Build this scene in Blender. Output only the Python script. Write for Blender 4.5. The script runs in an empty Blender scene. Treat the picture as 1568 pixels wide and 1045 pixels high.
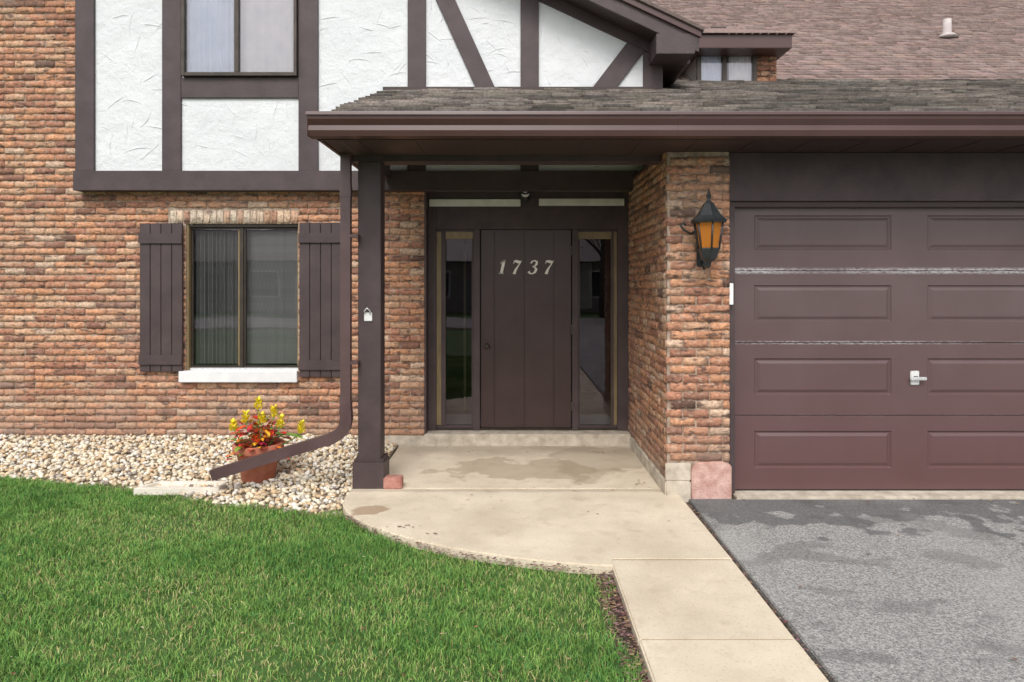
import bpy, bmesh, math, random
import numpy as np
from mathutils import Vector, Matrix
random.seed(7); rng=np.random.default_rng(7)
scene=bpy.context.scene
R=math.radians
FL=1045.0; EYE=1.65
def WX(px,Y): return (px-784)*Y/FL
def WZ(py,Y): return EYE+(432-py)*Y/FL

# ------------------------------------------------------------ materials
def M(name,c1,c2=None,scale=6,rough=.6,bump=0,bscale=80,attr=None,metal=0,stretch=(1,1,1),detail=6,spec=.5,lo=.35,hi=.65,bdist=.004,coat=0,bstretch=None):
    m=bpy.data.materials.new(name); m.use_nodes=True
    nt=m.node_tree; N=nt.nodes; L=nt.links; b=N['Principled BSDF']
    b.inputs['Roughness'].default_value=rough; b.inputs['Metallic'].default_value=metal
    b.inputs['Specular IOR Level'].default_value=spec
    tc=N.new('ShaderNodeTexCoord'); mp=N.new('ShaderNodeMapping'); mp.inputs['Scale'].default_value=stretch
    L.new(tc.outputs['Object'],mp.inputs['Vector'])
    no=N.new('ShaderNodeTexNoise'); no.inputs['Scale'].default_value=scale; no.inputs['Detail'].default_value=detail; no.inputs['Roughness'].default_value=.6
    L.new(mp.outputs[0],no.inputs['Vector'])
    cr=N.new('ShaderNodeValToRGB'); cr.color_ramp.elements[0].position=lo; cr.color_ramp.elements[1].position=hi
    c2=c2 or tuple(x*1.25 for x in c1)
    cr.color_ramp.elements[0].color=(*c1,1); cr.color_ramp.elements[1].color=(*c2,1)
    L.new(no.outputs['Fac'],cr.inputs[0])
    out=cr.outputs[0]
    if attr:
        a=N.new('ShaderNodeAttribute'); a.attribute_name=attr
        mx=N.new('ShaderNodeMix'); mx.data_type='RGBA'; mx.blend_type='MULTIPLY'; mx.inputs[0].default_value=1
        L.new(a.outputs['Color'],mx.inputs[6]); L.new(out,mx.inputs[7]); out=mx.outputs[2]
    L.new(out,b.inputs['Base Color'])
    if bump:
        n2=N.new('ShaderNodeTexNoise'); n2.inputs['Scale'].default_value=bscale; n2.inputs['Detail'].default_value=8; n2.inputs['Roughness'].default_value=.65
        if bstretch:
            mp2=N.new('ShaderNodeMapping'); mp2.inputs['Scale'].default_value=bstretch
            L.new(tc.outputs['Object'],mp2.inputs['Vector']); L.new(mp2.outputs[0],n2.inputs['Vector'])
        else: L.new(mp.outputs[0],n2.inputs['Vector'])
        bu=N.new('ShaderNodeBump'); bu.inputs['Strength'].default_value=bump; bu.inputs['Distance'].default_value=bdist
        L.new(n2.outputs['Fac'],bu.inputs['Height']); L.new(bu.outputs[0],b.inputs['Normal'])
    return m
def nodes(m): return m.node_tree.nodes,m.node_tree.links,m.node_tree.nodes['Principled BSDF']
def mixin(m,fac_socket,color,mode='MIX'):
    N,L,b=nodes(m); src=b.inputs['Base Color'].links[0].from_socket
    mx=N.new('ShaderNodeMix'); mx.data_type='RGBA'; mx.blend_type=mode
    L.new(fac_socket,mx.inputs[0]); L.new(src,mx.inputs[6]); mx.inputs[7].default_value=(*color,1)
    L.new(mx.outputs[2],b.inputs['Base Color'])
def noisefac(m,scale,lo,hi,stretch=(1,1,1),amt=1.0,detail=5,off=(0,0,0)):
    N,L,b=nodes(m); tc=N.new('ShaderNodeTexCoord'); mp=N.new('ShaderNodeMapping'); mp.inputs['Scale'].default_value=stretch; mp.inputs['Location'].default_value=off
    L.new(tc.outputs['Object'],mp.inputs[0]); no=N.new('ShaderNodeTexNoise'); no.inputs['Scale'].default_value=scale; no.inputs['Detail'].default_value=detail
    L.new(mp.outputs[0],no.inputs['Vector'])
    mr=N.new('ShaderNodeMapRange'); mr.inputs[1].default_value=lo; mr.inputs[2].default_value=hi; mr.inputs[4].default_value=amt
    L.new(no.outputs['Fac'],mr.inputs[0]); return mr.outputs[0]
def distfac(m,c,r,soft,amt,scl=(1,1,1),wob=.25,wscale=3):
    N,L,b=nodes(m); tc=N.new('ShaderNodeTexCoord')
    no=N.new('ShaderNodeTexNoise'); no.inputs['Scale'].default_value=wscale; no.inputs['Detail'].default_value=7
    L.new(tc.outputs['Object'],no.inputs['Vector'])
    sub=N.new('ShaderNodeVectorMath'); sub.operation='SUBTRACT'; L.new(tc.outputs['Object'],sub.inputs[0]); sub.inputs[1].default_value=c
    mu=N.new('ShaderNodeVectorMath'); mu.operation='MULTIPLY'; L.new(sub.outputs[0],mu.inputs[0]); mu.inputs[1].default_value=scl
    le=N.new('ShaderNodeVectorMath'); le.operation='LENGTH'; L.new(mu.outputs[0],le.inputs[0])
    a=N.new('ShaderNodeMath'); a.operation='MULTIPLY_ADD'; L.new(no.outputs['Fac'],a.inputs[0]); a.inputs[1].default_value=wob*2; a.inputs[2].default_value=-wob
    s=N.new('ShaderNodeMath'); s.operation='ADD'; L.new(le.outputs['Value'],s.inputs[0]); L.new(a.outputs[0],s.inputs[1])
    mr=N.new('ShaderNodeMapRange'); mr.inputs[1].default_value=r; mr.inputs[2].default_value=r+soft; mr.inputs[3].default_value=amt; mr.inputs[4].default_value=0
    L.new(s.outputs[0],mr.inputs[0]); return mr.outputs[0]
def mulf(m,a,b_):
    N,L,b=nodes(m); x=N.new('ShaderNodeMath'); x.operation='MULTIPLY'; L.new(a,x.inputs[0])
    if isinstance(b_,(int,float)): x.inputs[1].default_value=b_
    else: L.new(b_,x.inputs[1])
    return x.outputs[0]

m_trim=M('brown_timber_paint',(.052,.034,.035),(.076,.052,.053),scale=5,rough=.55,bump=.7,bscale=30,bstretch=(6,6,1.2))
m_trimh=M('brown_timber_paint_h',(.050,.033,.034),(.074,.050,.051),scale=5,rough=.55,bump=.7,bscale=30,bstretch=(1,6,8))
m_door=M('brown_door_paint',(.044,.023,.021),(.058,.032,.030),scale=3,rough=.38,bump=.15,bscale=40,bstretch=(5,5,1))
m_gut=M('brown_aluminium_gutter',(.072,.034,.030),(.085,.043,.039),scale=2,rough=.35,bump=.05,bscale=10)
m_soff=M('brown_soffit',(.042,.024,.021),(.052,.031,.028),scale=3,rough=.55)
m_stucco=M('white_stucco',(.67,.69,.71),(.73,.745,.76),scale=1.5,rough=.85,bump=1,bscale=5,bdist=.03)
m_mortar=M('mortar',(.24,.17,.13),(.52,.41,.32),scale=22,rough=.95,bump=1,bscale=120,bdist=.006)
m_brick=M('distressed_brick',(.64,.60,.58),(1.2,1.18,1.15),scale=38,rough=.92,attr='Col',bump=1,bscale=60,bdist=.010,stretch=(1,1,1.6))
mixin(m_brick,noisefac(m_brick,9,.565,.64,(1,1,3.0),.82,detail=6),(.090,.052,.042))
mixin(m_brick,noisefac(m_brick,14,.58,.66,(1,1,2),.50,off=(5,3,1)),(.60,.44,.33))
mixin(m_brick,noisefac(m_brick,1.1,.52,.75,(1,1,1),.35,off=(2,3,1)),(.46,.38,.32))
mixin(m_brick,distfac(m_brick,(0,0,0),.16,.45,.40,scl=(0,0,1),wob=.35,wscale=1.6),(.30,.22,.17))
m_conc=M('concrete_slab',(.60,.51,.385),(.76,.665,.52),scale=1.8,rough=.88,bump=.7,bscale=130,bdist=.005,detail=9)
mixin(m_conc,noisefac(m_conc,75,.57,.70,amt=.38,detail=3),(.36,.29,.21))
mixin(m_conc,noisefac(m_conc,7,.56,.70,amt=.28,detail=8,off=(3,1,0)),(.40,.31,.21))
mixin(m_conc,distfac(m_conc,(-1.02,4.93,0),.12,.03,.66,scl=(1,1.3,1),wob=.14,wscale=5),(.27,.155,.075))
mixin(m_conc,distfac(m_conc,(.10,6.0,0),.42,.08,.50,scl=(.75,1.5,1),wob=.75,wscale=2.8),(.30,.23,.14))
mixin(m_conc,distfac(m_conc,(.80,6.3,0),.40,.10,.45,scl=(1,.8,1),wob=.7,wscale=2.5),(.29,.225,.15))
mixin(m_conc,distfac(m_conc,(-.4,6.8,0),.10,.25,.5,scl=(.1,1,1),wob=.2,wscale=3),(.27,.22,.16))
mixin(m_conc,distfac(m_conc,(0,5.40,0),.015,.035,.38,scl=(.001,1,1),wob=.05,wscale=5),(.26,.19,.12))
m_conc2=M('foundation_concrete',(.40,.34,.27),(.64,.57,.47),scale=9,rough=.92,bump=.9,bscale=60)
m_pink=M('pink_concrete',(.50,.28,.23),(.68,.46,.40),scale=14,rough=.92,bump=1,bscale=60,bdist=.01)
m_asph=M('asphalt',(.20,.197,.19),(.56,.55,.53),scale=75,rough=.93,bump=1,bscale=110,bdist=.010,lo=.34,hi=.66,detail=8)
mixin(m_asph,noisefac(m_asph,120,.54,.62,amt=.62,detail=2),(.085,.083,.08))
mixin(m_asph,noisefac(m_asph,1.9,.54,.59,(1,1.6,1),.45,detail=10),(.14,.138,.134))
mixin(m_asph,distfac(m_asph,(4,5.4,0),.60,.10,.72,scl=(.01,1,1),wob=1.3,wscale=3.2),(.095,.097,.100))
mixin(m_asph,noisefac(m_asph,.7,.50,.60,(1,1,1),.28,off=(9,2,0)),(.52,.51,.49))
m_garage=M('garage_door_paint',(.100,.066,.066),(.120,.081,.082),scale=1.4,rough=.30,bump=.25,bscale=220,bdist=.001)
m_sh1=M('porch_shingles',(.6,.58,.57),(1.15,1.13,1.11),scale=45,rough=.95,attr='Col',bump=1,bscale=200,bdist=.005)
m_sh2=M('roof_shingles',(.75,.75,.75),(1.15,1.15,1.15),scale=30,rough=.95,attr='Col',bump=.8,bscale=150)
m_grass=M('grass_blades',(.85,.85,.85),(1.1,1.1,1.1),scale=5,rough=.6,attr='Col',spec=.25)
m_ground=M('ground_grass',(.035,.085,.014),(.07,.15,.03),scale=2,rough=.95,bump=.6,bscale=40)
m_soil=M('soil',(.045,.032,.024),(.12,.085,.065),scale=40,rough=.98,bump=1,bscale=90,bdist=.01)
m_bed=M('gravel_base',(.16,.12,.08),(.30,.24,.18),scale=40,rough=.98,bump=1,bscale=90)
m_peb=M('pebbles',(.78,.75,.72),(1.1,1.1,1.1),scale=60,rough=.75,attr='Col',bump=.4,bscale=120)
m_terra=M('terracotta',(.40,.12,.065),(.52,.20,.13),scale=9,rough=.8,bump=.2)
m_leafc=M('coloured_leaves',(.85,.85,.85),(1.1,1.1,1.1),scale=20,rough=.5,attr='Col')
m_white=M('white_paint',(.72,.73,.74),(.80,.80,.80),scale=8,rough=.5)
m_bronze=M('bronze_window_frame',(.045,.035,.028),(.07,.055,.045),scale=9,rough=.4,metal=.4)
m_gold=M('oak_jamb',(.19,.14,.065),(.27,.20,.10),speed if False else 0.0,scale=5) if False else M('oak_jamb',(.18,.13,.062),(.26,.19,.095),scale=5,rough=.45,stretch=(8,8,1))
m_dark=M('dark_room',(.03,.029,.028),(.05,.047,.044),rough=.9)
m_floor=M('hall_floor',(.40,.36,.3),(.5,.45,.4),rough=.5)
m_curt=M('white_curtain',(.66,.74,.84),(.74,.81,.9),rough=.9)
m_blind=M('grey_blind',(.30,.30,.30),(.40,.40,.39),rough=.8)
m_black=M('black_iron',(.016,.019,.021),(.033,.037,.04),scale=20,rough=.4,bump=.3,bscale=90)
m_steel=M('galvanised_steel',(.62,.62,.62),(.78,.78,.77),scale=30,rough=.38,metal=.55)
m_cream=M('cream_metal_numerals',(.80,.77,.68),(.86,.84,.76),scale=30,rough=.4)
m_strip=M('weathered_white_strip',(.66,.68,.60),(.80,.81,.74),scale=7,rough=.7)
m_siding=M('neighbour_siding',(.25,.23,.21),(.30,.28,.26),rough=.8)
m_bark=M('bark',(.07,.055,.045),(.13,.10,.08),scale=20,rough=.95,bump=1)
m_leafg=M('tree_leaves',(.8,.8,.8),(1.1,1.1,1.1),rough=.6,attr='Col')
m_downs=M('downspout_paint',(.080,.047,.047),(.11,.068,.068),scale=4,rough=.38)
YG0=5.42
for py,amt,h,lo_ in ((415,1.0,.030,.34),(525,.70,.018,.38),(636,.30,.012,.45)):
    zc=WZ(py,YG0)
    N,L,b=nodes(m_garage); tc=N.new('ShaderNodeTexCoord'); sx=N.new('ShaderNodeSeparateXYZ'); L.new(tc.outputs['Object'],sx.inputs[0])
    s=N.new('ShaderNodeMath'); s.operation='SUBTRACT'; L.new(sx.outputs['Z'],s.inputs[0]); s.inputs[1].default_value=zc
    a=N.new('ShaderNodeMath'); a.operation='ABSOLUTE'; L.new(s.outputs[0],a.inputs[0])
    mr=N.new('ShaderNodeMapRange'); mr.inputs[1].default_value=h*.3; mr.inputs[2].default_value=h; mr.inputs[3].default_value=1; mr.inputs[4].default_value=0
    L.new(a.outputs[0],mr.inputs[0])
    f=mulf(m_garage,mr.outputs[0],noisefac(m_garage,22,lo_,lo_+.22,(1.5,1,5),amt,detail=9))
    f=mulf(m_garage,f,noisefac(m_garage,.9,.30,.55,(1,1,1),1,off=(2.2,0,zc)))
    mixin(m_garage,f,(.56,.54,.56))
mixin(m_garage,noisefac(m_garage,2.0,.5,.75,(1,1,.5),.35),(.15,.11,.115))
mixin(m_garage,distfac(m_garage,(4,5.4,0),.25,1.2,.60,scl=(.01,1,1),wob=.15),(.120,.052,.050))

def glassmat(name,tint=(.9,.93,.92),boost=1.6,ior=1.5,gc=(.95,.97,1)):
    m=bpy.data.materials.new(name); m.use_nodes=True; nt=m.node_tree; N=nt.nodes; L=nt.links; N.clear()
    o=N.new('ShaderNodeOutputMaterial'); mx=N.new('ShaderNodeMixShader'); t=N.new('ShaderNodeBsdfTransparent'); t.inputs[0].default_value=(*tint,1)
    g=N.new('ShaderNodeBsdfGlossy'); g.inputs['Roughness'].default_value=.01; g.inputs[0].default_value=(*gc,1)
    f=N.new('ShaderNodeFresnel'); f.inputs[0].default_value=ior
    no=N.new('ShaderNodeTexNoise'); no.inputs['Scale'].default_value=1.2; bu=N.new('ShaderNodeBump'); bu.inputs['Strength'].default_value=.06; bu.inputs['Distance'].default_value=.02
    tc=N.new('ShaderNodeTexCoord'); L.new(tc.outputs['Object'],no.inputs['Vector']); L.new(no.outputs['Fac'],bu.inputs['Height']); L.new(bu.outputs[0],g.inputs['Normal'])
    ml=N.new('ShaderNodeMath'); ml.operation='MULTIPLY'; ml.inputs[1].default_value=boost; ml.use_clamp=True
    L.new(f.outputs[0],ml.inputs[0]); L.new(ml.outputs[0],mx.inputs[0]); L.new(t.outputs[0],mx.inputs[1]); L.new(g.outputs[0],mx.inputs[2]); L.new(mx.outputs[0],o.inputs[0])
    return m
m_glass=glassmat('window_glass',tint=(.92,.92,.92),boost=2.6,gc=(1,.93,1))
m_glassd=glassmat('door_glass',tint=(.75,.76,.77),boost=1.9,gc=(1,.9,1))
m_amber=bpy.data.materials.new('amber_glass'); m_amber.use_nodes=True
_b=m_amber.node_tree.nodes['Principled BSDF']; _b.inputs['Base Color'].default_value=(.50,.19,.035,1); _b.inputs['Roughness'].default_value=.12
_b.inputs['Transmission Weight'].default_value=.45
_b.inputs['Emission Color'].default_value=(1,.36,.05,1); _b.inputs['Emission Strength'].default_value=.09

# ------------------------------------------------------------ mesh helpers
def link(o,parent=None):
    scene.collection.objects.link(o)
    if parent: o.parent=parent
    return o
def empty(name):
    e=bpy.data.objects.new(name,None); e.empty_display_size=.2; return link(e)
def mesh_np(name,verts,faces,mat,parent=None,cols=None,smooth=False):
    me=bpy.data.meshes.new(name); verts=np.asarray(verts,dtype=np.float32)
    me.vertices.add(len(verts)); me.vertices.foreach_set('co',verts.ravel())
    loops=[];starts=[];s=0
    for f in faces:
        f=np.asarray(f,dtype=np.int32)
        if len(f)==0: continue
        loops.append(f.ravel()); k=f.shape[1]; starts.append(s+np.arange(len(f))*k); s+=f.size
    loops=np.concatenate(loops); starts=np.concatenate(starts).astype(np.int32)
    me.loops.add(len(loops)); me.loops.foreach_set('vertex_index',loops)
    me.polygons.add(len(starts)); me.polygons.foreach_set('loop_start',starts)
    me.update(calc_edges=True); me.validate()
    if cols is not None:
        a=me.color_attributes.new('Col','FLOAT_COLOR','POINT'); c=np.ones((len(verts),4),dtype=np.float32); c[:,:3]=cols
        a.data.foreach_set('color',c.ravel())
    if smooth: me.polygons.foreach_set('use_smooth',np.ones(len(me.polygons),dtype=bool))
    me.materials.append(mat)
    return link(bpy.data.objects.new(name,me),parent)
def bm_obj(name,bm,mat,parent=None,bevel=0,smooth=False):
    bmesh.ops.recalc_face_normals(bm,faces=bm.faces[:])
    if bevel: bmesh.ops.bevel(bm,geom=bm.edges[:],offset=bevel,segments=2,affect='EDGES',clamp_overlap=True)
    me=bpy.data.meshes.new(name); bm.to_mesh(me); bm.free()
    if smooth: me.polygons.foreach_set('use_smooth',[True]*len(me.polygons))
    me.materials.append(mat); return link(bpy.data.objects.new(name,me),parent)
def box(name,x0,x1,y0,y1,z0,z1,mat,parent=None,bevel=.003):
    bm=bmesh.new(); bmesh.ops.create_cube(bm,size=1)
    for v in bm.verts: v.co=Vector(((x0+x1)/2+v.co.x*(x1-x0),(y0+y1)/2+v.co.y*(y1-y0),(z0+z1)/2+v.co.z*(z1-z0)))
    return bm_obj(name,bm,mat,parent,bevel)
def prism(name,pts,y0,y1,mat,parent=None,bevel=.003,axis='Y'):
    bm=bmesh.new()
    def mk(p,t):
        return Vector((p[0],t,p[1])) if axis=='Y' else (Vector((t,p[0],p[1])) if axis=='X' else Vector((p[0],p[1],t)))
    a=[bm.verts.new(mk(p,y0)) for p in pts]; c=[bm.verts.new(mk(p,y1)) for p in pts]
    bm.faces.new(a); bm.faces.new(c[::-1])
    for i in range(len(pts)): bm.faces.new((a[i],c[i],c[(i+1)%len(pts)],a[(i+1)%len(pts)]))
    return bm_obj(name,bm,mat,parent,bevel)
def lathe(name,prof,c,mat,parent=None,seg=24,smooth=True,rot0=0):
    bm=bmesh.new(); rings=[]
    for r,z in prof:
        rings.append([bm.verts.new((c[0]+r*math.cos(rot0+2*math.pi*i/seg),c[1]+r*math.sin(rot0+2*math.pi*i/seg),c[2]+z)) for i in range(seg)])
    for a,b2 in zip(rings,rings[1:]):
        for i in range(seg): bm.faces.new((a[i],a[(i+1)%seg],b2[(i+1)%seg],b2[i]))
    bm.faces.new(rings[0]); bm.faces.new(rings[-1])
    return bm_obj(name,bm,mat,parent,0,smooth)
def tube(name,path,r,mat,parent=None,seg=8,rect=None,smooth=True,radii=None):
    bm=bmesh.new(); rings=[]; P=[Vector(p) for p in path]
    for i,p in enumerate(P):
        d=(P[min(i+1,len(P)-1)]-P[max(i-1,0)]).normalized()
        side=d.cross(Vector((0,1,0)))
        if side.length<.1: side=d.cross(Vector((1,0,0)))
        side.normalize(); up=side.cross(d).normalized()
        if rect:
            w,h=rect; sec=[]; n=4
            for k in range(n):
                sec.append((-w/2+w*k/n, h/2)); sec.append((-w/2+w*(k+.25)/n, h/2-.006)); sec.append((-w/2+w*(k+.5)/n, h/2-.006)); sec.append((-w/2+w*(k+.75)/n, h/2))
            sec.append((w/2,h/2)); sec.append((w/2,-h/2)); sec.append((-w/2,-h/2))
            rings.append([bm.verts.new(p+side*a+up*b2) for a,b2 in sec])
        else:
            rr=radii[i] if radii else r
            rings.append([bm.verts.new(p+side*math.cos(2*math.pi*k/seg)*rr+up*math.sin(2*math.pi*k/seg)*rr) for k in range(seg)])
    n=len(rings[0])
    for a,b2 in zip(rings,rings[1:]):
        for i in range(n): bm.faces.new((a[i],a[(i+1)%n],b2[(i+1)%n],b2[i]))
    bm.faces.new(rings[0]); bm.faces.new(rings[-1])
    return bm_obj(name,bm,mat,parent,0,smooth and not rect)

# ------------------------------------------------------------ bricks
PAL=[((.60,.31,.18),28),((.60,.37,.24),20),((.53,.27,.17),24),((.45,.22,.145),15),((.30,.155,.11),7),((.17,.095,.07),2),((.64,.46,.34),6)]
pw=np.array([p[1] for p in PAL],float); pw/=pw.sum()
def bricks(name,O,U,NRM,u0,u1,z0,z1,parent,holes=(),ztop=None,course=.0677,bl=.205,mj=.0105,depth=.045,seed=1,soldier=False,cols=None):
    rg=np.random.default_rng(seed); O=np.array(O,float);U=np.array(U,float);Nn=np.array(NRM,float);Z=np.array((0,0,1.))
    V=[];Q=[];C=[];base=0
    nrow=int(round((z1-z0)/course)) if not soldier else 1
    nu,nv=8,2
    for r in range(nrow):
        za=z0+r*course; zb=za+course-mj if not soldier else z1-mj
        if soldier: za=z0
        iv=[(u0,u1)]
        for (ha,hb,hz0,hz1) in holes:
            if zb>hz0+.01 and za<hz1-.01:
                nw=[]
                for a,b2 in iv:
                    if hb<=a or ha>=b2: nw.append((a,b2))
                    else:
                        if ha>a: nw.append((a,ha))
                        if hb<b2: nw.append((hb,b2))
                iv=nw
        L_=bl if not soldier else course
        for a,b2 in iv:
            off=(r%2)*L_/2
            k0=math.floor((a-off)/L_)-1
            u=k0*L_+off
            while u<b2:
                ua=max(u,a); ub=min(u+L_-mj,b2)
                if u+L_>=b2-.03: ub=b2
                if ub-ua>.03 and not(ztop and ztop((ua+ub)/2)<zb):
                    j=rg.normal(0,.0018,4)
                    pr=rg.uniform(-.002,.004)
                    if rg.random()<.06: pr+=.006
                    uu=np.linspace(ua+(j[0] if ua>a+.001 else 0),ub+(j[1] if ub<b2-.001 else 0),nu+1); zz=np.linspace(za+j[2],zb+j[3],nv+1)
                    gu,gz=np.meshgrid(uu,zz); gu=gu.copy();gz=gz.copy()
                    gz[0,:]+=rg.normal(0,.0038,nu+1); gz[-1,:]+=rg.normal(0,.0038,nu+1)
                    gu[:,1:-1]+=rg.normal(0,.003,(nv+1,nu-1))
                    pd=pr+rg.normal(0,.0022,gu.shape)
                    P=O+gu.reshape(-1,1)*U+gz.reshape(-1,1)*Z+pd.reshape(-1,1)*Nn
                    n1=nu+1
                    ring=np.array([i for i in range(n1)]+[n1*k+nu for k in range(1,nv+1)]+[n1*nv+nu-i for i in range(1,n1)]+[n1*k for k in range(nv-1,0,-1)])
                    B=P[ring]-(depth+pr)*Nn
                    V.append(P);V.append(B)
                    q=[]
                    for jz in range(nv):
                        for iu in range(nu):
                            s=base+jz*n1+iu; q.append((s,s+1,s+1+n1,s+n1))
                    m_=len(P); nr=len(ring)
                    for k in range(nr): q.append((base+ring[k],base+m_+k,base+m_+(k+1)%nr,base+ring[(k+1)%nr]))
                    Q+=q; base+=m_+nr
                    c=np.array(PAL[rg.choice(len(PAL),p=pw)][0]) if cols is None else np.array(cols[rg.integers(len(cols))])
                    c=c*rg.uniform(.88,1.12)
                    C.append(np.tile(c,(m_+nr,1))*rg.uniform(.82,1.12,(m_+nr,1)))
                u+=L_
    return mesh_np(name,np.concatenate(V),[np.array(Q)],m_brick,parent,np.concatenate(C))

# ------------------------------------------------------------ shingles
def shingles(name,E,U,S,Nn,width,length,mat,parent,base,var=.18,exp=.14,tab=.30,th=.012,clip=None,seed=3,hi=1.9,cfun=None):
    rg=np.random.default_rng(seed); E=np.array(E,float);U=np.array(U,float);S=np.array(S,float);Nn=np.array(Nn,float)
    V=[];Q=[];C=[];bi=0
    rows=int(length/exp)
    for r in range(rows):
        off=rg.uniform(0,tab); u=-off
        while u<width:
            w=tab*rg.choice([.35,.5,.65,1.,.8]); ua=max(u,0)+.002; ub=min(u+w,width)-.002
            if ub-ua>.02:
                s0=r*exp+rg.uniform(-.012,.012); s1=(r+1)*exp+.03
                mid=E+U*(ua+ub)/2+S*s0
                if not(clip and clip(mid)):
                    h=th*rg.uniform(.7,hi)
                    pts=[(ua,s0,h),(ub,s0,h*rg.uniform(.7,1.1)),(ub,s1,.001),(ua,s1,.001),(ua,s0,-.004),(ub,s0,-.004),(ub,s1,-.004),(ua,s1,-.004)]
                    V+= [E+U*a+S*b_+Nn*c_ for a,b_,c_ in pts]
                    Q+=[(bi,bi+1,bi+2,bi+3),(bi+4,bi+5,bi+1,bi),(bi+5,bi+6,bi+2,bi+1),(bi+4,bi,bi+3,bi+7)]
                    c=np.array(base)*rg.uniform(1-var,1+var)*np.array([rg.uniform(.95,1.05),1,rg.uniform(.95,1.05)])
                    if cfun: c=c*cfun(mid)
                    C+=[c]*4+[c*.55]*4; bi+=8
            u+=w
    return mesh_np(name,V,[np.array(Q)],mat,parent,np.array(C))

# ================================================================= HOUSE
house=empty('brick_house')
YW=6.9; YS=6.8; YD=7.05; YP=5.3; YG=5.42
XC=WX(650,YW)
def rake(x): return 6.224-.47*abs(x+2.95)
wx0,wx1,wz0,wz1=WX(284,YW),WX(457,YW),WZ(569,YW),WZ(343,YW)
xL=WX(116,YS)
sold=(WX(257,YW),WX(456,YW),wz1,WZ(321,YW))
bricks('brick_wall',(0,YW,0),(1,0,0),(0,-1,0),-8.4,XC,.10,6.2,house,holes=[(wx0,wx1,wz0,wz1),sold,(xL,3,2.6,7)],ztop=lambda u:rake(u)-.2,seed=2)
bricks('soldier_course',(0,YW,0),(1,0,0),(0,-1,0),sold[0],sold[1],sold[2]+.004,sold[3],house,seed=5,soldier=True,cols=[(.70,.52,.38),(.72,.57,.44),(.6,.38,.26),(.48,.28,.2),(.7,.6,.48)])
def wallpoly(name,mat,y0,y1,x0,x1,z0,z1): return box(name,x0,x1,y0,y1,z0,z1,mat,house,0)
MO=YW+.0075
wallpoly('mortar_left',m_mortar,MO,YW+.12,-8.4,wx0+.004,.10,2.78)
wallpoly('mortar_right',m_mortar,MO,YW+.12,wx1-.004,XC-.004,.10,2.78)
wallpoly('mortar_under',m_mortar,MO+.0005,YW+.12,wx0,wx1,.10,wz0)
wallpoly('mortar_over',m_mortar,MO+.0005,YW+.12,wx0,wx1,wz1,2.78)
prism('mortar_gable',[(-8.4,2.78),(xL+.1,2.78),(xL+.1,rake(xL)-.15),(-5.55,rake(-5.55)-.15),(-8.4,rake(-8.4)-.15)],MO,YW+.12,m_mortar,house,0)
wallpoly('foundation',m_conc2,YW-.012,YW+.12,-8.4,XC+.002,-.3,.098)
xs1=WX(1015,YS)
prism('stucco_wall',[(xL+.02,WZ(265,YS)),(xs1-.01,WZ(265,YS)),(xs1-.01,rake(xs1)-.1),(-2.95,rake(-2.95)-.1),(xL+.02,rake(xL)-.1)],YS,YS+.12,m_stucco,house,0)
def ridges():
    rg=np.random.default_rng(31); V=[];Q=[];b=0
    for _ in range(260):
        x=rg.uniform(-4.1,1.1); z=rg.uniform(2.8,5.2)
        if z>rake(x)-.35: continue
        a=rg.uniform(0,math.pi); Lr=rg.uniform(.08,.34); cv=rg.uniform(-2.5,2.5); n=8; pts=[]
        for k in range(n):
            a+=cv*Lr/n*2; x+=math.cos(a)*Lr/n; z+=math.sin(a)*Lr/n; pts.append((x,z,a))
        for k,(px,pz,pa) in enumerate(pts):
            w=.005*math.sin(math.pi*(k+.5)/n)+.0012; nx,nz=-math.sin(pa)*w,math.cos(pa)*w
            V+=[(px-nx,YS-.0003,pz-nz),(px,YS-.007*math.sin(math.pi*(k+.5)/n)-.0005,pz),(px+nx,YS-.0003,pz+nz)]
        for k in range(n-1):
            i=b+k*3; Q+=[(i,i+1,i+4,i+3),(i+1,i+2,i+5,i+4)]
        b+=n*3
    mesh_np('stucco_trowel_ridges',V,[np.array(Q)],m_stucco,house)
ridges()
box('house_side_wall',xs1-.15,xs1-.02,YS+.13,14,2.6,4.1,m_siding,house,0)
TP=YS-.028
def vt(a,b_,y1,y0,n='timber_post',yy=0):
    return box(n,WX(a,TP),WX(b_,TP),TP+yy,YS-.001,WZ(y1,TP),(WZ(y0,TP) if y0 is not None else rake((WX(a,TP)+WX(b_,TP))/2)-.3),m_trim,house)
box('timber_sill_band',WX(113,TP),WX(1012,TP),TP-.012,YS+.10,WZ(292,TP),WZ(262,TP),m_trimh,house)
vt(115,144,262,None); vt(248,277,262,None); vt(457,487,262,None); vt(624,652,262,None); vt(797,825,262,None); vt(985,1015,262,80)
box('timber_rail',WX(277,TP)+.002,WX(457,TP)-.002,TP+.003,YS-.001,WZ(150,TP),WZ(119,TP),m_trimh,house)
def diag(a,b_,w):
    a=Vector(a);b_=Vector(b_);d=(b_-a).normalized();n=Vector((-d.y,d.x))*w/2
    prism('timber_brace',[tuple(a+n),tuple(b_+n),tuple(b_-n),tuple(a-n)],TP+.004,YS-.002,m_trim,house)
diag((WX(748,TP),WZ(145,TP)),(WX(662,TP),WZ(-45,TP)),.175)
diag((WX(912,TP),WZ(152,TP)),(WX(992,TP),WZ(48,TP)),.19)
def sl(name,x0,x1,dz0,dz1,y0,y1,mat):
    return prism(name,[(x0,rake(x0)+dz0),(x1,rake(x1)+dz0),(x1,rake(x1)+dz1),(x0,rake(x0)+dz1)],y0,y1,mat,house,.003)
sl('frieze_board',-2.95,xs1,-.27,-.16,TP-.006,YS-.0015,m_trim)
sl('frieze_board',-8.4,-2.95,-.27,-.16,TP-.006,YS-.0015,m_trim)
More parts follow.
